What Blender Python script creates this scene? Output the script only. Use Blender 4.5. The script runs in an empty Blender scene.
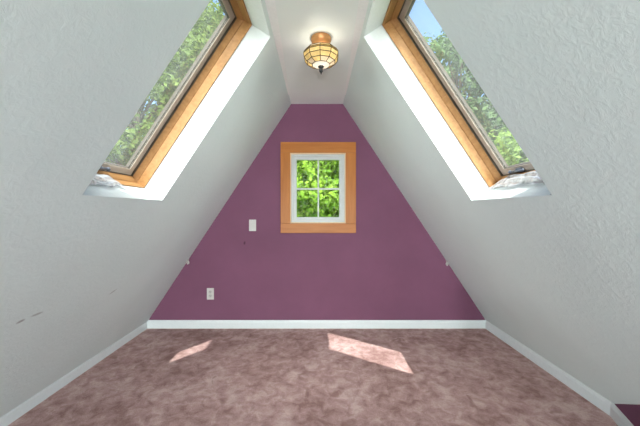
import bpy, bmesh, math, random
from mathutils import Vector, Matrix
import numpy as np

random.seed(7)
C = bpy.context.scene
COL = C.collection
D2R = math.radians

# ------------------------------------------------------------------ measures
F = 300.0                       # focal length in pixels of a 640 px wide frame
CAMZ = 1.175
VX, VY = 317.0, 210.5           # vanishing point of the room's long axis
YF = 3.0                        # far gable wall
YB = -5.0                       # back gable wall (behind the camera)
ZC = 2.24                       # flat ceiling
K = 0.660                       # slope: dx per dz
X0 = 1.737                      # half width where the slopes meet the floor
CT = 1 / math.sqrt(1 + K * K)   # 0.8365
ST = K * CT                     # 0.548
S_CEIL = ZC / CT
SK_S0, SK_S1 = 1.48, S_CEIL - .035     # skylight opening along the slope
SK_Y0, SK_Y1 = 1.177, 1.79
SLAB = 0.24


def sp(side, s, y, w):
    """Point on a roof slope: s up the slope, y along the room, w outwards."""
    return Vector((side * (X0 - ST * s + CT * w), y, CT * s + ST * w))


# ------------------------------------------------------------------ helpers
def link(name, me, mats, parent=None):
    o = bpy.data.objects.new(name, me)
    COL.objects.link(o)
    for m in (mats if isinstance(mats, (list, tuple)) else [mats]):
        me.materials.append(m)
    if parent is not None:
        o.parent = parent
    return o


def obj(name, bm, mats, parent=None, smooth=False, bevel=0, base=None, recalc=True):
    if recalc:
        bmesh.ops.recalc_face_normals(bm, faces=bm.faces)
    if base is not None:
        bmesh.ops.translate(bm, verts=bm.verts, vec=-Vector(base))
    me = bpy.data.meshes.new(name)
    bm.to_mesh(me)
    bm.free()
    o = link(name, me, mats, parent)
    if smooth:
        for p in me.polygons:
            p.use_smooth = True
    if bevel:
        md = o.modifiers.new('bevel', 'BEVEL')
        md.width = bevel
        md.segments = 2
        md.limit_method = 'ANGLE'
        md.angle_limit = D2R(40)
    return o


def empty(name, loc):
    o = bpy.data.objects.new(name, None)
    o.empty_display_size = 0.1
    o.location = loc
    COL.objects.link(o)
    return o


def tag(o, label=None, cat=None, group=None, kind=None):
    if label:
        o['label'] = label
    if cat:
        o['category'] = cat
    if group:
        o['group'] = group
    if kind:
        o['kind'] = kind
    return o


def box(bm, a, b, fn=None, mat=0):
    fn = fn or (lambda x, y, z: Vector((x, y, z)))
    v = [bm.verts.new(fn(x, y, z)) for x in (a[0], b[0]) for y in (a[1], b[1]) for z in (a[2], b[2])]
    fs = [(0, 1, 3, 2), (4, 6, 7, 5), (0, 4, 5, 1), (2, 3, 7, 6), (0, 2, 6, 4), (1, 5, 7, 3)]
    for f in fs:
        fc = bm.faces.new([v[i] for i in f])
        fc.material_index = mat


def mitred_ring(bm, outer, inner, d0, d1, fn, inner1=None):
    """Picture-frame: outer/inner = (u0,v0,u1,v1); d0..d1 thickness; fn(u,v,d)->point."""
    o = [(outer[0], outer[1]), (outer[2], outer[1]), (outer[2], outer[3]), (outer[0], outer[3])]
    i = [(inner[0], inner[1]), (inner[2], inner[1]), (inner[2], inner[3]), (inner[0], inner[3])]
    q = inner1 or inner
    i1 = [(q[0], q[1]), (q[2], q[1]), (q[2], q[3]), (q[0], q[3])]
    vs = {}
    for k in range(4):
        for nm, p in (('o', o[k]), ('i', i[k])):
            for dn, d in ((0, d0), (1, d1)):
                if nm == 'i' and dn == 1:
                    p = i1[k]
                vs[nm, k, dn] = bm.verts.new(fn(p[0], p[1], d))
    for k in range(4):
        n = (k + 1) % 4
        bm.faces.new([vs['o', k, 0], vs['o', n, 0], vs['i', n, 0], vs['i', k, 0]])
        bm.faces.new([vs['o', k, 1], vs['i', k, 1], vs['i', n, 1], vs['o', n, 1]])
        bm.faces.new([vs['o', k, 0], vs['o', k, 1], vs['o', n, 1], vs['o', n, 0]])
        bm.faces.new([vs['i', k, 0], vs['i', n, 0], vs['i', n, 1], vs['i', k, 1]])


def inset(r, d):
    return (r[0] + d, r[1] + d, r[2] - d, r[3] - d)


def prism(bm, pts, y0, y1):
    a = [bm.verts.new((p[0], y0, p[1])) for p in pts]
    b = [bm.verts.new((p[0], y1, p[1])) for p in pts]
    n = len(pts)
    bm.faces.new(a)
    bm.faces.new(b[::-1])
    for i in range(n):
        j = (i + 1) % n
        bm.faces.new([a[i], a[j], b[j], b[i]])


def lathe(bm, prof, segs=32, ctr=(0, 0, 0), rot=0.0, close=True):
    rings = []
    for r, z in prof:
        if r < 1e-6:
            rings.append([bm.verts.new((ctr[0], ctr[1], ctr[2] + z))])
        else:
            rings.append([bm.verts.new((ctr[0] + r * math.cos(rot + 2 * math.pi * i / segs),
                                        ctr[1] + r * math.sin(rot + 2 * math.pi * i / segs), ctr[2] + z)) for i in range(segs)])
    out = []
    for a, b in zip(rings, rings[1:]):
        row = []
        for i in range(segs):
            j = (i + 1) % segs
            if len(a) == 1 and len(b) == 1:
                continue
            if len(a) == 1:
                row.append(bm.faces.new([a[0], b[i], b[j]]))
            elif len(b) == 1:
                row.append(bm.faces.new([a[i], a[j], b[0]]))
            else:
                row.append(bm.faces.new([a[i], a[j], b[j], b[i]]))
        out.append(row)
    return rings, out


def tube(bm, p, q, r0, r1=None, n=6):
    r1 = r0 if r1 is None else r1
    p, q = Vector(p), Vector(q)
    d = (q - p).normalized()
    a = d.orthogonal().normalized()
    b = d.cross(a)
    A = [bm.verts.new(p + (a * math.cos(t) + b * math.sin(t)) * r0) for t in [2 * math.pi * i / n for i in range(n)]]
    B = [bm.verts.new(q + (a * math.cos(t) + b * math.sin(t)) * r1) for t in [2 * math.pi * i / n for i in range(n)]]
    for i in range(n):
        j = (i + 1) % n
        bm.faces.new([A[i], A[j], B[j], B[i]])
    bm.faces.new(A[::-1])
    bm.faces.new(B)


# ------------------------------------------------------------------ materials
def new_mat(name):
    m = bpy.data.materials.new(name)
    m.use_nodes = True
    nt = m.node_tree
    nt.nodes.clear()
    out = nt.nodes.new('ShaderNodeOutputMaterial')
    return m, nt, out


def N(nt, t, **kw):
    n = nt.nodes.new(t)
    for k, v in kw.items():
        if k.startswith('i_'):
            key = k[2:]
            n.inputs[int(key) if key.isdigit() else key.replace('_', ' ')].default_value = v
        else:
            setattr(n, k, v)
    return n


def L(nt, a, b):
    nt.links.new(a, b)


def rgb(c):
    return (c[0], c[1], c[2], 1.0)


def principled(nt, out, col=(.8, .8, .8), rough=.6, spec=.3, metal=0.0):
    p = nt.nodes.new('ShaderNodeBsdfPrincipled')
    p.inputs['Base Color'].default_value = rgb(col)
    p.inputs['Roughness'].default_value = rough
    p.inputs['Metallic'].default_value = metal
    p.inputs['Specular IOR Level'].default_value = spec
    L(nt, p.outputs[0], out.inputs[0])
    return p


def plain(name, col, rough=.5, spec=.3, metal=0.0, bump=0.0, scale=60):
    m, nt, out = new_mat(name)
    p = principled(nt, out, col, rough, spec, metal)
    tc = N(nt, 'ShaderNodeTexCoord')
    nz = N(nt, 'ShaderNodeTexNoise', i_Scale=scale, i_Detail=3.0)
    L(nt, tc.outputs['Object'], nz.inputs['Vector'])
    mx = N(nt, 'ShaderNodeMixRGB', blend_type='MULTIPLY')
    mx.inputs[0].default_value = 0.12
    mx.inputs[1].default_value = rgb(col)
    L(nt, nz.outputs[0], mx.inputs[2])
    L(nt, mx.outputs[0], p.inputs['Base Color'])
    if bump:
        b = N(nt, 'ShaderNodeBump', i_Strength=bump, i_Distance=.003)
        L(nt, nz.outputs[0], b.inputs['Height'])
        L(nt, b.outputs[0], p.inputs['Normal'])
    return m


def smudges(nt, coord, spots, base_socket):
    """Small stains with a shape of their own. spot = (centre, axis, half length, half width, colour, strength)"""
    cur = base_socket
    for (c, ax, hl, hw, col, strength) in spots:
        ax = Vector(ax).normalized()
        sub = N(nt, 'ShaderNodeVectorMath', operation='SUBTRACT')
        L(nt, coord, sub.inputs[0])
        sub.inputs[1].default_value = c
        dot = N(nt, 'ShaderNodeVectorMath', operation='DOT_PRODUCT')
        L(nt, sub.outputs[0], dot.inputs[0])
        dot.inputs[1].default_value = ax
        ln = N(nt, 'ShaderNodeVectorMath', operation='DOT_PRODUCT')
        L(nt, sub.outputs[0], ln.inputs[0])
        L(nt, sub.outputs[0], ln.inputs[1])
        sq = N(nt, 'ShaderNodeMath', operation='MULTIPLY')
        L(nt, dot.outputs['Value'], sq.inputs[0])
        L(nt, dot.outputs['Value'], sq.inputs[1])
        per = N(nt, 'ShaderNodeMath', operation='SUBTRACT')
        L(nt, ln.outputs['Value'], per.inputs[0])
        L(nt, sq.outputs[0], per.inputs[1])
        a = N(nt, 'ShaderNodeMath', operation='DIVIDE')
        L(nt, sq.outputs[0], a.inputs[0])
        a.inputs[1].default_value = hl * hl
        b = N(nt, 'ShaderNodeMath', operation='DIVIDE')
        L(nt, per.outputs[0], b.inputs[0])
        b.inputs[1].default_value = hw * hw
        s = N(nt, 'ShaderNodeMath', operation='ADD')
        L(nt, a.outputs[0], s.inputs[0])
        L(nt, b.outputs[0], s.inputs[1])
        mr = N(nt, 'ShaderNodeMapRange')
        mr.inputs[1].default_value = 1.0
        mr.inputs[2].default_value = 0.2
        mr.inputs[3].default_value = 0.0
        mr.inputs[4].default_value = strength
        L(nt, s.outputs[0], mr.inputs[0])
        mx = N(nt, 'ShaderNodeMixRGB')
        L(nt, mr.outputs[0], mx.inputs[0])
        L(nt, cur, mx.inputs[1])
        mx.inputs[2].default_value = rgb(col)
        cur = mx.outputs[0]
    return cur


def plaster(name, col, spots=(), strength=.16):
    m, nt, out = new_mat(name)
    p = principled(nt, out, col, .55, .25)
    tc = N(nt, 'ShaderNodeTexCoord')
    n1 = N(nt, 'ShaderNodeTexNoise', i_Scale=2.2, i_Detail=3.0)
    L(nt, tc.outputs['Object'], n1.inputs['Vector'])
    cr = N(nt, 'ShaderNodeValToRGB')
    cr.color_ramp.elements[0].position = .3
    cr.color_ramp.elements[1].position = .7
    cr.color_ramp.elements[0].color = rgb([c * .965 for c in col])
    cr.color_ramp.elements[1].color = rgb([min(1, c * 1.02) for c in col])
    L(nt, n1.outputs[0], cr.inputs[0])
    c = smudges(nt, tc.outputs['Object'], spots, cr.outputs[0])
    L(nt, c, p.inputs['Base Color'])
    # knock-down / brushed texture: overlapping arcs + grit
    n2 = N(nt, 'ShaderNodeTexNoise', i_Scale=34.0, i_Detail=5.0, i_Roughness=.66, i_Distortion=.7)
    L(nt, tc.outputs['Object'], n2.inputs['Vector'])
    n3 = N(nt, 'ShaderNodeTexNoise', i_Scale=55.0, i_Detail=3.0, i_Distortion=.8)
    L(nt, tc.outputs['Object'], n3.inputs['Vector'])
    mr = N(nt, 'ShaderNodeMapRange')
    mr.inputs[1].default_value = .42
    mr.inputs[2].default_value = .62
    L(nt, n2.outputs[0], mr.inputs[0])
    ad = N(nt, 'ShaderNodeMath', operation='MULTIPLY_ADD')
    L(nt, n3.outputs[0], ad.inputs[0])
    ad.inputs[1].default_value = .55
    L(nt, mr.outputs[0], ad.inputs[2])
    b = N(nt, 'ShaderNodeBump', i_Strength=strength, i_Distance=.006)
    L(nt, ad.outputs[0], b.inputs['Height'])
    L(nt, b.outputs[0], p.inputs['Normal'])
    return m


def purple(name, spots=()):
    m, nt, out = new_mat(name)
    p = principled(nt, out, PURPLE, .65, .12)
    tc = N(nt, 'ShaderNodeTexCoord')
    n1 = N(nt, 'ShaderNodeTexNoise', i_Scale=2.0, i_Detail=4.0, i_Roughness=.6)
    L(nt, tc.outputs['Object'], n1.inputs['Vector'])
    cr = N(nt, 'ShaderNodeValToRGB')
    cr.color_ramp.elements[0].position = .35
    cr.color_ramp.elements[1].position = .7
    cr.color_ramp.elements[0].color = rgb([c * .92 for c in PURPLE])
    cr.color_ramp.elements[1].color = rgb([c * 1.06 for c in PURPLE])
    L(nt, n1.outputs[0], cr.inputs[0])
    c = smudges(nt, tc.outputs['Object'], spots, cr.outputs[0])
    L(nt, c, p.inputs['Base Color'])
    n2 = N(nt, 'ShaderNodeTexNoise', i_Scale=120.0, i_Detail=2.0)
    L(nt, tc.outputs['Object'], n2.inputs['Vector'])
    b = N(nt, 'ShaderNodeBump', i_Strength=.12, i_Distance=.002)
    L(nt, n2.outputs[0], b.inputs['Height'])
    L(nt, b.outputs[0], p.inputs['Normal'])
    return m


def carpet_mat():
    m, nt, out = new_mat('carpet')
    p = principled(nt, out, (.4, .25, .23), .95, .05)
    p.inputs['Sheen Weight'].default_value = .12
    tc = N(nt, 'ShaderNodeTexCoord')
    # trodden and vacuumed pile: broad swirls, small dents, fibre grain
    n1 = N(nt, 'ShaderNodeTexNoise', i_Scale=3.2, i_Detail=3.0, i_Roughness=.55, i_Distortion=.9)
    n2 = N(nt, 'ShaderNodeTexNoise', i_Scale=14.0, i_Detail=6.0, i_Roughness=.68, i_Distortion=.45)
    n3 = N(nt, 'ShaderNodeTexNoise', i_Scale=150.0, i_Detail=2.0)
    n4 = N(nt, 'ShaderNodeTexNoise', i_Scale=9.0, i_Detail=3.0, i_Distortion=.8)
    for n in (n1, n2, n3, n4):
        L(nt, tc.outputs['Object'], n.inputs['Vector'])
    a = N(nt, 'ShaderNodeMath', operation='MULTIPLY_ADD')
    L(nt, n2.outputs[0], a.inputs[0])
    a.inputs[1].default_value = .8
    hf = N(nt, 'ShaderNodeMath', operation='MULTIPLY')
    hf.inputs[1].default_value = .5
    L(nt, n1.outputs[0], hf.inputs[0])
    L(nt, hf.outputs[0], a.inputs[2])
    a2 = N(nt, 'ShaderNodeMath', operation='MULTIPLY_ADD')
    L(nt, n3.outputs[0], a2.inputs[0])
    a2.inputs[1].default_value = .25
    L(nt, a.outputs[0], a2.inputs[2])
    cr = N(nt, 'ShaderNodeValToRGB')
    e = cr.color_ramp.elements
    e[0].position = .66
    e[0].color = rgb(CARPET[0])
    e[1].position = 1.0
    e[1].color = rgb(CARPET[2])
    k = e.new(.84)
    k.color = rgb(CARPET[1])
    dv = N(nt, 'ShaderNodeMath', operation='MULTIPLY')
    dv.inputs[1].default_value = 1.06
    L(nt, a2.outputs[0], dv.inputs[0])
    L(nt, dv.outputs[0], cr.inputs[0])
    dk = N(nt, 'ShaderNodeMapRange')
    dk.inputs[1].default_value = .40
    dk.inputs[2].default_value = .30
    dk.inputs[4].default_value = .6
    L(nt, n4.outputs[0], dk.inputs[0])
    mx = N(nt, 'ShaderNodeMixRGB')
    L(nt, dk.outputs[0], mx.inputs[0])
    L(nt, cr.outputs[0], mx.inputs[1])
    mx.inputs[2].default_value = rgb(CARPET[3])
    L(nt, mx.outputs[0], p.inputs['Base Color'])
    b = N(nt, 'ShaderNodeBump', i_Strength=.6, i_Distance=.012)
    L(nt, a2.outputs[0], b.inputs['Height'])
    L(nt, b.outputs[0], p.inputs['Normal'])
    return m


def wood(name, col, axis=1, dark=.72, rough=.38):
    m, nt, out = new_mat(name)
    p = principled(nt, out, col, rough, .2)
    tc = N(nt, 'ShaderNodeTexCoord')
    mp = N(nt, 'ShaderNodeMapping')
    sc = [26.0, 26.0, 26.0]
    sc[axis] = 2.0
    mp.inputs['Scale'].default_value = sc
    L(nt, tc.outputs['Object'], mp.inputs['Vector'])
    nz = N(nt, 'ShaderNodeTexNoise', i_Scale=1.5, i_Detail=5.0, i_Roughness=.6, i_Distortion=.5)
    L(nt, mp.outputs[0], nz.inputs['Vector'])
    cr = N(nt, 'ShaderNodeValToRGB')
    cr.color_ramp.elements[0].position = .3
    cr.color_ramp.elements[1].position = .66
    cr.color_ramp.elements[0].color = rgb((col[0] * dark, col[1] * dark * .93, col[2] * dark * .85))
    cr.color_ramp.elements[1].color = rgb(col)
    L(nt, nz.outputs[0], cr.inputs[0])
    L(nt, cr.outputs[0], p.inputs['Base Color'])
    b = N(nt, 'ShaderNodeBump', i_Strength=.1, i_Distance=.002)
    L(nt, nz.outputs[0], b.inputs['Height'])
    L(nt, b.outputs[0], p.inputs['Normal'])
    return m


def pane_mat(name, tint, dust):
    """Clear window glass: transmits, mirrors at grazing angles, carries a little dust."""
    m, nt, out = new_mat(name)
    tr = N(nt, 'ShaderNodeBsdfTransparent')
    tr.inputs[0].default_value = rgb(tint)
    gl = N(nt, 'ShaderNodeBsdfGlossy')
    gl.inputs['Roughness'].default_value = .03
    lw = N(nt, 'ShaderNodeLayerWeight')
    pw = N(nt, 'ShaderNodeMath', operation='POWER')
    L(nt, lw.outputs['Facing'], pw.inputs[0])
    pw.inputs[1].default_value = 5.0
    fr = N(nt, 'ShaderNodeMath', operation='MULTIPLY_ADD')
    L(nt, pw.outputs[0], fr.inputs[0])
    fr.inputs[1].default_value = .6
    fr.inputs[2].default_value = .012
    mx = N(nt, 'ShaderNodeMixShader')
    L(nt, fr.outputs[0], mx.inputs[0])
    L(nt, tr.outputs[0], mx.inputs[1])
    L(nt, gl.outputs[0], mx.inputs[2])
    last = mx
    if dust:
        tc = N(nt, 'ShaderNodeTexCoord')
        nz = N(nt, 'ShaderNodeTexNoise', i_Scale=5.0, i_Detail=4.0)
        L(nt, tc.outputs['Object'], nz.inputs['Vector'])
        mr = N(nt, 'ShaderNodeMapRange')
        mr.inputs[1].default_value = .3
        mr.inputs[2].default_value = .75
        mr.inputs[3].default_value = dust * .3
        mr.inputs[4].default_value = dust * .7
        L(nt, nz.outputs[0], mr.inputs[0])
        tl = N(nt, 'ShaderNodeBsdfTranslucent')
        tl.inputs[0].default_value = (.8, .82, .8, 1)
        m2 = N(nt, 'ShaderNodeMixShader')
        L(nt, mr.outputs[0], m2.inputs[0])
        L(nt, mx.outputs[0], m2.inputs[1])
        L(nt, tl.outputs[0], m2.inputs[2])
        last = m2
    L(nt, last.outputs[0], out.inputs[0])
    return m


def leaf_mat(name, cols):
    m, nt, out = new_mat(name)
    tc = N(nt, 'ShaderNodeTexCoord')
    nz = N(nt, 'ShaderNodeTexNoise', i_Scale=2.3, i_Detail=6.0, i_Roughness=.7)
    L(nt, tc.outputs['Object'], nz.inputs['Vector'])
    cr = N(nt, 'ShaderNodeValToRGB')
    e = cr.color_ramp.elements
    e[0].position = .32
    e[0].color = rgb(cols[0])
    e[1].position = .68
    e[1].color = rgb(cols[1])
    L(nt, nz.outputs[0], cr.inputs[0])
    df = N(nt, 'ShaderNodeBsdfDiffuse')
    tl = N(nt, 'ShaderNodeBsdfTranslucent')
    L(nt, cr.outputs[0], df.inputs[0])
    L(nt, cr.outputs[0], tl.inputs[0])
    mx = N(nt, 'ShaderNodeMixShader')
    mx.inputs[0].default_value = .4
    L(nt, df.outputs[0], mx.inputs[1])
    L(nt, tl.outputs[0], mx.inputs[2])
    L(nt, mx.outputs[0], out.inputs[0])
    return m


def glass_panel(name, col):
    m, nt, out = new_mat(name)
    tl = N(nt, 'ShaderNodeBsdfTranslucent')
    df = N(nt, 'ShaderNodeBsdfDiffuse')
    gl = N(nt, 'ShaderNodeBsdfGlossy')
    gl.inputs['Roughness'].default_value = .15
    tc = N(nt, 'ShaderNodeTexCoord')
    nz = N(nt, 'ShaderNodeTexNoise', i_Scale=30.0, i_Detail=4.0, i_Distortion=1.0)
    L(nt, tc.outputs['Object'], nz.inputs['Vector'])
    cr = N(nt, 'ShaderNodeValToRGB')
    cr.color_ramp.elements[0].position = .3
    cr.color_ramp.elements[1].position = .7
    cr.color_ramp.elements[0].color = rgb([c * .72 for c in col])
    cr.color_ramp.elements[1].color = rgb(col)
    L(nt, nz.outputs[0], cr.inputs[0])
    L(nt, cr.outputs[0], tl.inputs[0])
    L(nt, cr.outputs[0], df.inputs[0])
    a = N(nt, 'ShaderNodeMixShader')
    a.inputs[0].default_value = .5
    L(nt, tl.outputs[0], a.inputs[1])
    L(nt, df.outputs[0], a.inputs[2])
    b = N(nt, 'ShaderNodeMixShader')
    b.inputs[0].default_value = .06
    L(nt, a.outputs[0], b.inputs[1])
    L(nt, gl.outputs[0], b.inputs[2])
    L(nt, b.outputs[0], out.inputs[0])
    return m


def film_mat():
    m, nt, out = new_mat('clear_film')
    tr = N(nt, 'ShaderNodeBsdfTransparent')
    tr.inputs[0].default_value = (.93, .94, .96, 1)
    df = N(nt, 'ShaderNodeBsdfTranslucent')
    df.inputs[0].default_value = (.85, .87, .9, 1)
    d2 = N(nt, 'ShaderNodeBsdfDiffuse')
    d2.inputs[0].default_value = (.8, .82, .86, 1)
    gl = N(nt, 'ShaderNodeBsdfGlossy')
    gl.inputs['Roughness'].default_value = .12
    a = N(nt, 'ShaderNodeMixShader')
    a.inputs[0].default_value = .5
    L(nt, df.outputs[0], a.inputs[1])
    L(nt, d2.outputs[0], a.inputs[2])
    tc = N(nt, 'ShaderNodeTexCoord')
    nz = N(nt, 'ShaderNodeTexNoise', i_Scale=16.0, i_Detail=2.0, i_Distortion=1.0)
    L(nt, tc.outputs['Object'], nz.inputs['Vector'])
    mr = N(nt, 'ShaderNodeMapRange')
    mr.inputs[1].default_value = .35
    mr.inputs[2].default_value = .65
    mr.inputs[3].default_value = .35
    mr.inputs[4].default_value = .9
    L(nt, nz.outputs[0], mr.inputs[0])
    b = N(nt, 'ShaderNodeMixShader')
    L(nt, mr.outputs[0], b.inputs[0])
    L(nt, tr.outputs[0], b.inputs[1])
    L(nt, a.outputs[0], b.inputs[2])
    c = N(nt, 'ShaderNodeMixShader')
    c.inputs[0].default_value = .2
    L(nt, b.outputs[0], c.inputs[1])
    L(nt, gl.outputs[0], c.inputs[2])
    L(nt, c.outputs[0], out.inputs[0])
    return m


WHITE = (.705, .80, .79)
PURPLE = (.182, .077, .129)
CARPET = [(.31, .175, .16), (.50, .32, .30), (.65, .475, .455), (.27, .14, .125)]
PINE = (.42, .225, .092)


def px_slope(side, px, py, w=0.0):
    """Where the camera ray through a pixel meets the slope (offset w outwards)."""
    dx, dz = (px - VX) / F, -(py - VY) / F
    # side*x = X0 - K*z + w/CT
    t = (X0 - K * CAMZ + w / CT) / (side * dx + K * dz)
    return Vector((dx * t, t, CAMZ + dz * t))


def scuff(side, p, q, hw, col, st):
    a, b = px_slope(side, *p), px_slope(side, *q)
    return ((a + b) / 2, b - a, (b - a).length * .6, hw, col, st)


def far_pt(px, py, y=YF):
    return Vector(((px - VX) / F * y, y, CAMZ - (py - VY) / F * y))


GREY = (.20, .21, .21)
M_slopeL = plaster('plaster_left', WHITE, [
    scuff(-1, (16, 323.5), (25, 319.5), .010, GREY, .7),
    scuff(-1, (31, 316.5), (43, 312), .009, GREY, .55),
    scuff(-1, (109, 294.5), (117, 289), .006, GREY, .65)])
M_slopeR = plaster('plaster_right', WHITE)
M_ceil = plaster('plaster_ceiling', (.84, .895, .875), (), .12)
M_trim = plain('white_trim_paint', (.74, .80, .81), .4, .3)
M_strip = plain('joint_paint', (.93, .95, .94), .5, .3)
M_reveal = plain('white_reveal_paint', (.66, .70, .70), .6, .2, bump=.05)
M_purple = purple('purple_paint', [
    ((far_pt(244.5, 243.0)), (.2, 0, 1), .022, .012, (.05, .015, .03), .75),
    ((far_pt(450, 283)), (.3, 0, 1), .03, .012, (.16, .075, .13), .5)])
M_purple_near = purple('purple_paint_near')
M_carpet = carpet_mat()
M_pine = wood('pine_along', PINE, 1)
M_pineX = wood('pine_casing', (.45, .17, .036), 0, .82)
M_pineZ = wood('pine_casing_upright', (.45, .17, .036), 2, .82)
M_sash = plain('taupe_sash', (.50, .43, .37), .45, .3)
M_clad = plain('grey_cladding', (.085, .072, .06), .6, .1)
M_gasket = plain('dark_gasket', (.10, .085, .065), .5, .3)
M_darkmetal = plain('dark_grey_metal', (.12, .14, .18), .35, .5, .4)
M_vinyl = plain('white_vinyl', (.56, .60, .60), .35, .3)
M_plastic = plain('white_plastic', (.58, .58, .55), .4, .3)
M_slot = plain('dark_slot', (.04, .04, .04), .6)
M_skyglass = pane_mat('skylight_glass', (.90, .92, .90), .045)
M_winglass = pane_mat('window_glass', (.97, .98, .97), 0)
M_roof = plain('roof_shingle', (.10, .10, .10), .9, .1, bump=.3, scale=30)
M_siding = plain('siding', (.6, .6, .57), .7)
M_copper = plain('brushed_copper', (.52, .25, .10), .42, .4, .6)
M_lead = plain('lead_came', (.07, .05, .025), .5, .3, .3)
M_black = plain('black_iron', (.015, .015, .015), .4, .4)
M_pan_cream = glass_panel('cream_glass', (.82, .68, .48))
M_pan_amber = glass_panel('amber_glass', (.82, .60, .25))
M_pan_olive = glass_panel('olive_glass', (.42, .28, .07))
M_pan_white = glass_panel('white_glass', (.60, .56, .50))
M_film = film_mat()
M_bark = plain('bark', (.13, .10, .075), .9, .1, bump=.5, scale=18)

# ------------------------------------------------------------------ room shell
# floor
bm = bmesh.new()
box(bm, (-1.95, YB - .2, -.12), (1.95, YF + .02, 0))
tag(obj('floor', bm, M_carpet), 'dusty mauve pile carpet covering the attic floor', 'carpet floor', kind='structure')

# sloped walls, each a thick slab with the skylight shaft cut through
for side, nm, mat, lab in ((-1, 'wall_left', M_slopeL, 'white textured sloping wall on the left, with grey scuffs'),
                           (1, 'wall_right', M_slopeR, 'white textured sloping wall on the right, above the slanted purple wall')):
    S = [0.0, SK_S0, SK_S1, X0 / ST]
    Y = [YB, SK_Y0, SK_Y1, YF]
    bm = bmesh.new()
    V = {}
    for i, s in enumerate(S):
        for j, y in enumerate(Y):
            for k, w in enumerate((0.0, SLAB)):
                V[i, j, k] = bm.verts.new(sp(side, s, y, w))
    for i in range(3):
        for j in range(3):
            if i == 1 and j == 1:
                continue
            for k in (0, 1):
                f = bm.faces.new([V[i, j, k], V[i + 1, j, k], V[i + 1, j + 1, k], V[i, j + 1, k]])
                f.material_index = 2 if k else 0
    for a, b in (((1, 1), (1, 2)), ((1, 2), (2, 2)), ((2, 2), (2, 1)), ((2, 1), (1, 1))):
        f = bm.faces.new([V[a[0], a[1], 0], V[b[0], b[1], 0], V[b[0], b[1], 1], V[a[0], a[1], 1]])
        f.material_index = 1
    for i in range(3):
        for j in (0, 3):
            bm.faces.new([V[i, j, 0], V[i + 1, j, 0], V[i + 1, j, 1], V[i, j, 1]]).material_index = 2
            bm.faces.new([V[0 if j == 0 else 3, i, 0], V[0 if j == 0 else 3, i + 1, 0],
                          V[0 if j == 0 else 3, i + 1, 1], V[0 if j == 0 else 3, i, 1]]).material_index = 2
    tag(obj(nm, bm, [mat, M_reveal, M_roof]), lab, 'sloped wall', kind='structure')

# flat ceiling
xc = X0 - K * ZC
bm = bmesh.new()
box(bm, (-xc - .004, YB, ZC), (xc + .004, YF, ZC + .012))
tag(obj('ceiling', bm, M_ceil), 'narrow flat white ceiling strip between the two slopes', 'ceiling', kind='structure')

# tapering joint strips between ceiling and slopes
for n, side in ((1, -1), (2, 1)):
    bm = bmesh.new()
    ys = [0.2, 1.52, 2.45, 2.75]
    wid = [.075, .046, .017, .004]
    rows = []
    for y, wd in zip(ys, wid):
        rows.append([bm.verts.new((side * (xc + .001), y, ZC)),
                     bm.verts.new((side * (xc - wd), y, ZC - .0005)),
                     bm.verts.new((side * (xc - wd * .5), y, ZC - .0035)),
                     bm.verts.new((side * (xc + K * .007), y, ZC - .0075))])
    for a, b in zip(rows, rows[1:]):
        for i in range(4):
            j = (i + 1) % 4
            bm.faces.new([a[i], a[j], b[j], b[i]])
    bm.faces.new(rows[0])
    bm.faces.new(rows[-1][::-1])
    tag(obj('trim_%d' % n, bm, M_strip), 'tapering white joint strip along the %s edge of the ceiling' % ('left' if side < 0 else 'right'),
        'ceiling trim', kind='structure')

# far gable wall with window opening
WX0, WX1, WZ0, WZ1 = -.271, .290, 1.044, 1.753
bm = bmesh.new()
YO = YF + .16


def wp(x, z, y):
    return bm.verts.new((x, y, z))


hz = [-.12, WZ0, WZ1, 2.95]


def halfw(z):
    return min(2.05, max(.04, X0 + .30 - K * z))


for y, mi in ((YF, 0), (YO, 1)):
    quads = [((-halfw(hz[0]), hz[0]), (halfw(hz[0]), hz[0]), (halfw(WZ0), WZ0), (WX1, WZ0), (WX0, WZ0), (-halfw(WZ0), WZ0)),
             ((-halfw(WZ0), WZ0), (WX0, WZ0), (WX0, WZ1), (-halfw(WZ1), WZ1)),
             ((WX1, WZ0), (halfw(WZ0), WZ0), (halfw(WZ1), WZ1), (WX1, WZ1)),
             ((-halfw(WZ1), WZ1), (WX0, WZ1), (WX1, WZ1), (halfw(WZ1), WZ1), (halfw(hz[3]), hz[3]), (-halfw(hz[3]), hz[3]))]
    for q in quads:
        bm.faces.new([wp(x, z, y) for x, z in q]).material_index = mi
c4 = [(WX0, WZ0), (WX1, WZ0), (WX1, WZ1), (WX0, WZ1)]
for i in range(4):
    a, b = c4[i], c4[(i + 1) % 4]
    bm.faces.new([wp(*a, YF), wp(*b, YF), wp(*b, YO), wp(*a, YO)]).material_index = 2
ring = [(-halfw(hz[0]), hz[0]), (halfw(hz[0]), hz[0]), (halfw(WZ0), WZ0), (halfw(WZ1), WZ1), (halfw(hz[3]), hz[3]), (-halfw(hz[3]), hz[3]), (-halfw(WZ1), WZ1), (-halfw(WZ0), WZ0)]
for i in range(8):
    a, b = ring[i], ring[(i + 1) % 8]
    bm.faces.new([wp(*a, YF), wp(*b, YF), wp(*b, YO), wp(*a, YO)]).material_index = 1
bmesh.ops.remove_doubles(bm, verts=bm.verts, dist=1e-5)
tag(obj('wall_far', bm, [M_purple, M_siding, M_pine]), 'purple painted triangular gable wall around the small window', 'gable wall', kind='structure')

# back gable wall behind the camera
bm = bmesh.new()
prism(bm, [(-X0 - .25, -.12), (X0 + .25, -.12), (X0 + .2, .2), (.08, 2.85), (-.08, 2.85), (-X0 - .2, .2)], YB - .16, YB)
tag(obj('wall_back', bm, M_ceil), 'white gable wall at the back end of the attic room', 'gable wall', kind='structure')

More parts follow.
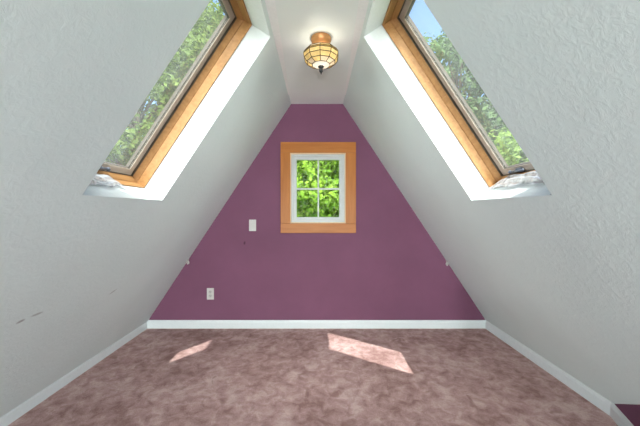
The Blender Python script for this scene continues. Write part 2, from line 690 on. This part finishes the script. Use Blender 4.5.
# slanted purple wall at the near right, under the slope
BX = 1.675
A0 = Vector((1.72, 1.787))
dirv = Vector((-.381, -.925)).normalized()
A1 = A0 + dirv * 1.05
A2 = Vector((A1.x, YB))
nrm = Vector((dirv.y, -dirv.x))
if nrm.x > 0:
    nrm = -nrm                                        # points into the room
bm = bmesh.new()


def zslope(x):
    return (X0 - x) / K + .03


pl = [A0, A1, A2]
out = [A0 + Vector((.02, .0)), Vector((A1.x + .07, A1.y)), Vector((A1.x + .07, YB))]
rows = []
for p, q in zip(pl, out):
    rows.append([bm.verts.new((p.x, p.y, 0)), bm.verts.new((p.x, p.y, zslope(p.x))),
                 bm.verts.new((q.x, q.y, zslope(q.x))), bm.verts.new((q.x, q.y, 0))])
for a, b in zip(rows, rows[1:]):
    for i in range(4):
        j = (i + 1) % 4
        bm.faces.new([a[i], a[j], b[j], b[i]])
bm.faces.new(rows[0])
bm.faces.new(rows[-1][::-1])
tag(obj('wall_near', bm, M_purple_near), 'low slanted purple wall under the right slope at the near corner', 'knee wall', kind='structure')


# baseboards: extruded profile along a floor path
def baseboard(name, path, normals, lab, h=.080, t=.014):
    prof = [(0, 0), (t, 0), (t, h - .022), (t * .72, h - .012), (t * .55, h - .003), (t * .25, h), (0, h)]
    bm = bmesh.new()
    rows = []
    for p, n in zip(path, normals):
        rows.append([bm.verts.new((p[0] + n[0] * a, p[1] + n[1] * a, b)) for a, b in prof])
    for a, b in zip(rows, rows[1:]):
        for i in range(len(prof)):
            j = (i + 1) % len(prof)
            bm.faces.new([a[i], a[j], b[j], b[i]])
    bm.faces.new(rows[0])
    bm.faces.new(rows[-1][::-1])
    return tag(obj(name, bm, M_trim), lab, 'baseboard', kind='structure')


t = .014
BXo = BX + t
BXl = BXo + .014
baseboard('baseboard_far', [(-BXl, YF), (BXo, YF)], [(0, -1), (0, -1)], 'white baseboard along the foot of the purple gable wall')
baseboard('baseboard_left', [(-BXl, YB), (-BXl, YF - t)], [(1, 0), (1, 0)], 'white baseboard along the foot of the left slope')
# right: follows the slope, then turns along the slanted purple wall
tR = (BXo - A0.x) / 1.0
pB = Vector((BXo, A0.y + (BXo - A0.x) / dirv.x * dirv.y))
mit = (Vector((-1, 0)) + nrm)
mit = mit / (1 + Vector((-1, 0)).dot(nrm))
baseboard('baseboard_right', [(BXo, YF - t), (pB.x, pB.y)], [(-1, 0), tuple(mit)], 'white baseboard along the foot of the right slope')
mit2 = (nrm + Vector((-1, 0))) / (1 + nrm.dot(Vector((-1, 0))))
baseboard('baseboard_near', [(pB.x, pB.y), (A1.x, A1.y), (A2.x, A2.y)], [tuple(mit), tuple(mit2), (-1, 0)],
          'white baseboard along the slanted purple wall at the near right')

# ------------------------------------------------------------------ skylights
for n, side in ((1, -1), (2, 1)):
    where = 'left' if side < 0 else 'right'
    hole = (SK_S0, SK_Y0, SK_S1, SK_Y1)
    fn = lambda u, v, d, side=side: sp(side, u, v, d)
    root = empty('window_%d' % n, sp(side, (SK_S0 + SK_S1) / 2, (SK_Y0 + SK_Y1) / 2, .2))
    tag(root, 'pine framed roof window in the %s sloping wall' % where, 'roof window', kind='structure')
    base = root.location.copy()
    # pine lining: flat board, then a splayed bead down to the sash
    bm = bmesh.new()
    mitred_ring(bm, inset(hole, .0005), inset(hole, .007), .130, .183, fn)
    obj('lining', bm, M_pine, root, base=base, bevel=.0015)
    bm = bmesh.new()
    mitred_ring(bm, inset(hole, .0005), inset(hole, .009), .1835, .212, fn, inset(hole, .028))
    obj('frame', bm, M_pine, root, base=base, bevel=.001)
    bm = bmesh.new()
    mitred_ring(bm, inset(hole, .0005), inset(hole, .0285), .2125, .2275, fn)
    obj('gasket', bm, M_gasket, root, base=base)
    bm = bmesh.new()
    mitred_ring(bm, inset(hole, .0275), inset(hole, .064), .2245, .2292, fn)
    sash = obj('sash', bm, M_sash, root, base=base, bevel=.002)
    bm = bmesh.new()
    mitred_ring(bm, inset(hole, .0275), inset(hole, .064), .2398, .258, fn)
    obj('outer_cladding', bm, M_clad, sash, base=base)
    bm = bmesh.new()
    mitred_ring(bm, inset(hole, .0285), inset(hole, .0648), .2296, .2353, fn)
    obj('glazing_seal', bm, M_gasket, sash, base=base)
    bm = bmesh.new()
    r = inset(hole, .0635)
    box(bm, (r[0], r[1], .2355), (r[2], r[3], .2395), fn)
    obj('pane', bm, M_skyglass, sash, base=base)
    # outer flashing that closes the gap to the roof
    bm = bmesh.new()
    mitred_ring(bm, inset(hole, -.06), inset(hole, .029), .2405, .275, fn)
    obj('flashing', bm, M_darkmetal, root, base=base)
    # small catch on the bottom rail
    yc = 1.475 if side < 0 else 1.60
    bm = bmesh.new()
    box(bm, (SK_S0 + .032, yc - .022, .212), (SK_S0 + .056, yc + .022, .2255), fn)
    hd = obj('catch', bm, M_darkmetal, root, base=base, bevel=.003)
    bm = bmesh.new()
    tube(bm, sp(side, SK_S0 + .046, yc - .05, .204), sp(side, SK_S0 + .046, yc + .055, .204), .0065, n=10)
    lathe(bm, [(0, -.011), (.008, -.008), (.011, 0), (.008, .008), (0, .011)], 10, sp(side, SK_S0 + .046, yc + .058, .204))
    obj('catch_bar', bm, M_darkmetal, hd, base=base, smooth=True)

# crumpled clear film lying on the sill of each skylight
for side, ya, yb, wa, wb, lab in ((-1, 1.20, 1.56, .085, .206, 'crumpled clear plastic film on the sill of the left roof window'),
                                  (1, 1.20, 1.755, .100, .208, 'crumpled clear plastic film along the sill of the right roof window')):
    rnd = random.Random(3 if side < 0 else 5)
    nu, nv = 34, 12
    bm = bmesh.new()
    ctr = sp(side, SK_S0 + .01, (ya + yb) / 2, (wa + wb) / 2)
    tall = .8 if side < 0 else 1.4
    g = []
    for i in range(nu + 1):
        row = []
        for j in range(nv + 1):
            u, v = i / nu, j / nv
            edge = min(1.0, 6 * min(u, 1 - u, v, 1 - v) + .12)
            fold = .014 * abs(math.sin(v * 7 + 1.5 * math.sin(u * 5 + side))) + .006 * abs(math.sin(u * 10 + v * 4))
            h = .0095 + edge * tall * (fold * (1.0 if v < .7 else .9) + rnd.uniform(0, .0012))
            y = ya + (yb - ya) * u + .008 * math.sin(v * 13 + u * 7)
            w = wa + (wb - wa) * v + .010 * math.sin(u * 17) * (1 if v < .15 else .3)
            if v < .02 and h < .012:
                h = .010
            row.append(bm.verts.new(sp(side, SK_S0 + h, y, min(w, .209)) - ctr))
        g.append(row)
    for i in range(nu):
        for j in range(nv):
            bm.faces.new([g[i][j], g[i + 1][j], g[i + 1][j + 1], g[i][j + 1]])
    o = obj('plastic_film', bm, M_film, smooth=True)
    md = o.modifiers.new('thick', 'SOLIDIFY')
    md.thickness = .0012
    md.offset = 1
    o.location = ctr
    tag(o, lab, 'plastic film')

# ------------------------------------------------------------------ gable window
root = empty('window_3', ((WX0 + WX1) / 2, YF, WZ0))
tag(root, 'small white four pane window with a pine casing in the purple wall', 'window', kind='structure')
base = root.location.copy()
fnw = lambda u, v, d: Vector((u, d, v))
TX0, TX1, TZ0, TZ1 = -.362, .388, .951, 1.856


def board(pts, y0, y1, mat):
    bm = bmesh.new()
    prism(bm, pts, y0, y1)
    return obj('casing', bm, mat, root, base=base, bevel=.002)


# casing: head and sill boards between full-height stiles, as butt joints
board([(TX0, TZ1), (TX1, TZ1), (TX1, WZ1 - .004), (TX0, WZ1 - .004)], YF - .019, YF - .001, M_pineX)
board([(TX0, TZ0), (TX1, TZ0), (TX1, WZ0 + .004), (TX0, WZ0 + .004)], YF - .019, YF - .001, M_pineX)
board([(TX0, WZ0 + .0045), (WX0 + .004, WZ0 + .0045), (WX0 + .004, WZ1 - .0045), (TX0, WZ1 - .0045)], YF - .019, YF - .001, M_pineZ)
board([(TX1, WZ0 + .0045), (WX1 - .004, WZ0 + .0045), (WX1 - .004, WZ1 - .0045), (TX1, WZ1 - .0045)], YF - .019, YF - .001, M_pineZ)
hole = (WX0, WZ0, WX1, WZ1)
bm = bmesh.new()
mitred_ring(bm, inset(hole, .001), inset(hole, .012), YF - .004, YF + .035, fnw)
obj('jamb_liner', bm, wood('pale_jamb', (.80, .62, .40), 2, .9), root, base=base)
bm = bmesh.new()
mitred_ring(bm, inset(hole, .001), inset(hole, .036), YF + .030, YF + .10, fnw)
fr = obj('frame', bm, M_vinyl, root, base=base, bevel=.004)
bm = bmesh.new()
mitred_ring(bm, inset(hole, .034), inset(hole, .064), YF + .042, YF + .085, fnw)
sash = obj('sash', bm, M_vinyl, root, base=base, bevel=.004)
g = inset(hole, .060)
bm = bmesh.new()
box(bm, (g[0], YF + .062, g[1]), (g[2], YF + .066, g[3]))
obj('pane', bm, M_winglass, sash, base=base)
bm = bmesh.new()
zc = CAMZ + (VY - 188.9) / 100 * 1.017
xm = .013
box(bm, (g[0], YF + .052, zc - .009), (g[2], YF + .061, zc + .009))
obj('glazing_bar', bm, M_vinyl, sash, base=base, bevel=.002)
for z0, z1 in ((g[1], zc - .0095), (zc + .0095, g[3])):
    bm = bmesh.new()
    box(bm, (xm - .0075, YF + .053, z0), (xm + .0075, YF + .061, z1))
    obj('glazing_bar', bm, M_vinyl, sash, base=base, bevel=.002)

# ------------------------------------------------------------------ switch, outlet, hooks


def plate(name, px0, py0, px1, py1, label, cat):
    a, b = far_pt(px0, py1), far_pt(px1, py0)
    root = empty(name, ((a.x + b.x) / 2, YF, (a.z + b.z) / 2))
    tag(root, label, cat)
    hw, hh = .035, .057
    bm = bmesh.new()
    box(bm, (-hw, -.006, -hh), (hw, -.0005, hh))
    obj('cover_plate', bm, M_plastic, root, bevel=.002)
    return root


r = plate('light_switch', 249.3, 219.6, 256, 231, 'white light switch on the purple wall left of the window', 'light switch')
bm = bmesh.new()
box(bm, (-.0165, -.0085, -.033), (.0165, -.0055, .033))
pd = obj('rocker', bm, M_plastic, r, bevel=.001)
pd.rotation_euler = (D2R(1.5), 0, 0)
for z in (-.047, .047):
    bm = bmesh.new()
    lathe(bm, [(0, 0), (.003, 0), (.003, .001), (0, .0015)], 10)
    bmesh.ops.rotate(bm, verts=bm.verts, cent=(0, 0, 0), matrix=Matrix.Rotation(D2R(90), 3, 'X'))
    bmesh.ops.translate(bm, verts=bm.verts, vec=(0, -.006, z))
    obj('screw', bm, M_trim, r)
r = plate('wall_outlet', 207, 288, 214, 299.4, 'white double power outlet low on the purple wall, above the baseboard', 'power outlet')
for z in (-.0195, .0195):
    bm = bmesh.new()
    lathe(bm, [(0, .0055), (.0155, .0055), (.0165, .0085), (0, .0088)], 16)
    bmesh.ops.rotate(bm, verts=bm.verts, cent=(0, 0, 0), matrix=Matrix.Rotation(D2R(90), 3, 'X'))
    bmesh.ops.translate(bm, verts=bm.verts, vec=(0, 0, z))
    soc = obj('socket', bm, plain('outlet_grey', (.48, .48, .46), .4), r)
    bm = bmesh.new()
    for x in (-.006, .006):
        box(bm, (x - .0012, -.0094, z + .000), (x + .0012, -.0086, z + .009))
    box(bm, (-.002, -.0094, z - .010), (.002, -.0086, z - .005))
    obj('slot', bm, M_slot, soc)

for side, px, py, lab in ((-1, 187.5, 260.5, 'tiny white hook at the left edge of the purple wall'),
                          (1, 446.5, 262.0, 'tiny white hook at the right edge of the purple wall')):
    z = CAMZ - (py - VY) / 100
    p = Vector((side * (X0 - K * z), YF - .022, z))
    root = empty('wall_hook', p)
    tag(root, lab, 'hook')
    inn = Vector((-side * CT, 0, -ST))
    up = Vector((-side * ST, 0, CT))

    def fh(u, v, d):
        return up * u + Vector((0, 1, 0)) * v + inn * d
    bm = bmesh.new()
    box(bm, (-.024, -.016, .0005), (.024, .016, .007), fh)
    obj('base', bm, M_plastic, root, bevel=.002)
    bm = bmesh.new()
    pts = [fh(.004, 0, .005), fh(.002, 0, .016), fh(-.006, 0, .024), fh(-.015, 0, .024), fh(-.021, 0, .017)]
    for a, b in zip(pts, pts[1:]):
        tube(bm, a, b, .010, .009, 8)
    obj('prong', bm, M_plastic, root, smooth=True)

# ------------------------------------------------------------------ ceiling light
LX, LY = .025, 1.85
root = empty('ceiling_light', (LX, LY, ZC))
tag(root, 'small ceiling light with an amber leaded glass bowl and copper base', 'ceiling light')
bm = bmesh.new()
lathe(bm, [(.0, -.0005), (.060, -.0005), (.063, -.006), (.063, -.016), (.058, -.030), (.046, -.044), (.028, -.052), (.014, -.055), (0, -.055)], 40)
obj('canopy', bm, M_copper, root, smooth=True)
bm = bmesh.new()
lathe(bm, [(0, -.054), (.007, -.054), (.007, -.150), (.005, -.150), (.005, -.180), (0, -.180)], 14)
obj('stem', bm, M_copper, root, smooth=True)
prof = [(.096, -.082), (.107, -.096), (.110, -.106), (.106, -.130), (.089, -.153), (.057, -.168), (.010, -.177)]
NS = 10
rot = D2R(-90 - 4)
bm = bmesh.new()
rings, rowsf = lathe(bm, prof, NS, rot=rot)
matidx = [0, 2, 1, 1, 0, 3]
rr = random.Random(2)
for row, mi in zip(rowsf, matidx):
    for f in row:
        f.material_index = mi if mi in (2, 3) or rr.random() < .75 else 1 - mi
pts = [[v.co.copy() for v in r_] for r_ in rings]
shade = obj('glass_shade', bm, [M_pan_cream, M_pan_amber, M_pan_olive, M_pan_white], root)
bm = bmesh.new()
for k in range(len(pts)):
    for i in range(NS):
        if k < len(pts) - 1:
            tube(bm, pts[k][i], pts[k][(i + 1) % NS], .0023, n=6)
        if k < len(pts) - 2:
            tube(bm, pts[k][i], pts[k + 1][i], .0023, n=6)
obj('lead_came', bm, M_lead, shade)
bm = bmesh.new()
lathe(bm, [(0, -.174), (.017, -.176), (.018, -.183), (.011, -.189), (.007, -.193), (.012, -.199), (.011, -.207), (.005, -.216), (0, -.230)], 16)
obj('finial', bm, M_black, root, smooth=True)
bulb_m, nt, out = new_mat('bulb')
em = N(nt, 'ShaderNodeEmission')
em.inputs[0].default_value = (1, .86, .66, 1)
em.inputs[1].default_value = 2.0
L(nt, em.outputs[0], out.inputs[0])
for a in (0.6, 0.6 + math.pi):
    bm = bmesh.new()
    cx, cy = .040 * math.cos(a), .040 * math.sin(a)
    lathe(bm, [(0, -.150), (.012, -.147), (.018, -.136), (.018, -.126), (.011, -.112), (.009, -.100), (0, -.100)], 16, (cx, cy, 0))
    obj('bulb', bm, bulb_m, root, smooth=True)
ld = bpy.data.lights.new('bulb_light', 'POINT')
ld.energy = .9
ld.color = (1, .94, .84)
ld.shadow_soft_size = .02
lo = bpy.data.objects.new('bulb_light', ld)
COL.objects.link(lo)
lo.parent = root
lo.location = (0, 0, -.125)

# ------------------------------------------------------------------ trees outside
def tree(name, x, y, h, rx, rz, zc, nblob, nleaf, leaf, mats, label, seed):
    rng = np.random.default_rng(seed)
    ZG = -3.2
    root = empty(name, (x, y, ZG))
    tag(root, label, 'tree', 'trees outside the windows')
    # crown: leafy sprays around branch ends
    u = rng.normal(size=(nblob, 3))
    u /= np.linalg.norm(u, axis=1)[:, None]
    rad = rng.uniform(.25, 1, nblob) ** .5
    ctr = u * rad[:, None] * np.array([rx, rx, rz]) + np.array([0, 0, zc - ZG])
    br = rng.uniform(.35, .8, nblob)
    # leaves
    idx = np.repeat(np.arange(nblob), nleaf)
    n = len(idx)
    d = rng.normal(size=(n, 3))
    d /= np.linalg.norm(d, axis=1)[:, None]
    pos = ctr[idx] + d * (br[idx] * rng.uniform(.3, 1, n) ** .5)[:, None] * np.array([1, 1, .6])
    nv = d + rng.normal(size=(n, 3)) * .55 + np.array([0, 0, .6])
    nv /= np.linalg.norm(nv, axis=1)[:, None]
    a = np.cross(nv, rng.normal(size=(n, 3)))
    a /= np.linalg.norm(a, axis=1)[:, None]
    b = np.cross(nv, a)
    sz = leaf * rng.uniform(.6, 1.35, n)[:, None]
    v = np.stack([pos - a * sz, pos + b * sz * .55 + nv * sz * .15, pos + a * sz, pos - b * sz * .55 + nv * sz * .15], 1).reshape(-1, 3)
    me = bpy.data.meshes.new('foliage')
    me.vertices.add(4 * n)
    me.vertices.foreach_set('co', v.astype(np.float32).ravel())
    me.loops.add(4 * n)
    me.loops.foreach_set('vertex_index', np.arange(4 * n, dtype=np.int32))
    me.polygons.add(n)
    me.polygons.foreach_set('loop_start', np.arange(0, 4 * n, 4, dtype=np.int32))
    me.polygons.foreach_set('loop_total', np.full(n, 4, dtype=np.int32))
    me.update(calc_edges=True)
    link('foliage', me, mats, root)
    bm = bmesh.new()
    top = zc - ZG + rz * .55
    p = Vector((0, 0, -.02))
    steps = 6
    trunk = [p]
    for k in range(1, steps + 1):
        p = Vector((rng.uniform(-.15, .15), rng.uniform(-.15, .15), top * k / steps))
        trunk.append(p)
    for k in range(steps):
        tube(bm, trunk[k], trunk[k + 1], .22 * (1 - k / steps) + .03, .22 * (1 - (k + 1) / steps) + .03, 8)
    for i in range(0, nblob, max(1, nblob // 40)):
        c = Vector(ctr[i])
        zt = max(.8, min(top * .95, c.z - .25 * c.length))
        kk = min(steps - 1, int(zt / top * steps))
        f = zt / top * steps - kk
        s = trunk[kk].lerp(trunk[kk + 1], f)
        mid = s.lerp(c, .5) + Vector((0, 0, .12))
        tube(bm, s, mid, .055, .035, 5)
        tube(bm, mid, c, .035, .012, 5)
    obj('trunk', bm, M_bark, root, smooth=True)
    return root


G1 = leaf_mat('leaf_bright', [(.03, .10, .008), (.25, .40, .05)])
G2 = leaf_mat('leaf_mid', [(.06, .10, .025), (.21, .28, .085)])
G3 = leaf_mat('leaf_dark', [(.05, .09, .04), (.15, .22, .10)])
G4 = leaf_mat('leaf_yellow', [(.09, .16, .03), (.26, .36, .10)])
tree('maple_tree', .1, 8.6, 9, 1.9, 2.9, 1.2, 420, 210, .060, G1, 'bright green maple filling the view through the small gable window', 1)
tree('broadleaf_tree', -5.9, 9.6, 12, 2.8, 5.4, 4.6, 460, 130, .075, G2, 'tall pale green tree seen through the left roof window', 3)
tree('broadleaf_tree', -6.4, 17.0, 12, 2.6, 6.0, 7.6, 420, 110, .10, G2, 'taller tree behind, at the top of the left roof window', 6)
tree('broadleaf_tree', 5.6, 11.6, 12, 2.4, 4.0, 4.6, 330, 130, .085, G3, 'tall dark green tree against blue sky in the right roof window', 4)
tree('shrubby_tree', 5.0, 6.3, 8, 1.5, 2.1, 1.2, 220, 130, .065, G4, 'lower yellowish green tree at the bottom of the right roof window', 5)

bm = bmesh.new()
box(bm, (-60, -60, -3.4), (60, 60, -3.2))
tag(obj('ground', bm, plain('lawn', (.10, .17, .05), .95, .1, scale=3)), 'green lawn below the house among the trees', 'lawn', kind='structure')

# ------------------------------------------------------------------ light
CLOUD_FILL = 10.0
SUN_A, SUN_B = -.184, .567
sd = bpy.data.lights.new('sun', 'SUN')
sd.energy = 7.0
sd.angle = D2R(.6)
sd.color = (1.0, 1.0, .98)
so = bpy.data.objects.new('sun', sd)
COL.objects.link(so)
so.location = (3, -9, 16)
so.rotation_euler = Vector((SUN_A, SUN_B, -1)).to_track_quat('-Z', 'Y').to_euler()

w = bpy.data.worlds.new('sky')
C.world = w
w.use_nodes = True
nt = w.node_tree
nt.nodes.clear()
wo = nt.nodes.new('ShaderNodeOutputWorld')
bg = nt.nodes.new('ShaderNodeBackground')
sky = nt.nodes.new('ShaderNodeTexSky')
sky.sky_type = 'NISHITA'
sky.sun_disc = False
sky.sun_elevation = math.atan2(1, math.hypot(SUN_A, SUN_B))
sky.sun_rotation = math.atan2(-SUN_A, -SUN_B)
sky.air_density = 1.0
sky.dust_density = .4
sky.ozone_density = 3.0
bg.inputs[1].default_value = .43
L(nt, sky.outputs[0], bg.inputs[0])
# bright cloud banks added out of view as fill, thickest behind the house
tc = N(nt, 'ShaderNodeTexCoord')
nz = N(nt, 'ShaderNodeTexNoise', i_Scale=2.2, i_Detail=6.0, i_Roughness=.6, i_Distortion=.4)
L(nt, tc.outputs['Generated'], nz.inputs['Vector'])
sx = N(nt, 'ShaderNodeSeparateXYZ')
L(nt, tc.outputs['Generated'], sx.inputs[0])
ma = N(nt, 'ShaderNodeMath', operation='MULTIPLY_ADD')
L(nt, sx.outputs['Y'], ma.inputs[0])
ma.inputs[1].default_value = -.75
L(nt, nz.outputs[0], ma.inputs[2])
mr = N(nt, 'ShaderNodeMapRange')
mr.inputs[1].default_value = .42
mr.inputs[2].default_value = .72
L(nt, ma.outputs[0], mr.inputs[0])
cl = N(nt, 'ShaderNodeBackground')
cl.inputs[0].default_value = (.98, 1.0, 1.0, 1)
cl.inputs[1].default_value = CLOUD_FILL
wm = N(nt, 'ShaderNodeMixShader')
L(nt, mr.outputs[0], wm.inputs[0])
L(nt, bg.outputs[0], wm.inputs[1])
L(nt, cl.outputs[0], wm.inputs[2])
L(nt, wm.outputs[0], wo.inputs[0])

# two low fill lamps added at the back of the attic, behind the camera
for bx, turn in ((-1.08, -24), (1.0, 24)):
    ad = bpy.data.lights.new('back_fill_light', 'AREA')
    ad.shape = 'RECTANGLE'
    ad.size = .42
    ad.size_y = .74
    ad.energy = 118
    ad.spread = D2R(150)
    ad.color = (.95, 1.0, 1.0)
    ao = bpy.data.objects.new('back_fill_light', ad)
    COL.objects.link(ao)
    ao.location = (bx, YB + .25, .45)
    ao.rotation_euler = (D2R(94), 0, D2R(turn))

# ------------------------------------------------------------------ camera
cd = bpy.data.cameras.new('camera')
cd.sensor_width = 36
cd.sensor_fit = 'HORIZONTAL'
cd.lens = 36 * F / 640
cd.shift_x = (320 - VX) / 640
cd.shift_y = -(213 - VY) / 640
cd.clip_start = .02
co = bpy.data.objects.new('camera', cd)
COL.objects.link(co)
co.location = (0, 0, CAMZ)
co.rotation_euler = (D2R(90), 0, 0)
C.camera = co

C.view_settings.view_transform = 'Standard'
C.view_settings.look = 'None'
C.view_settings.exposure = 0.1
C.view_settings.gamma = 1.0
C.view_settings.use_curve_mapping = False
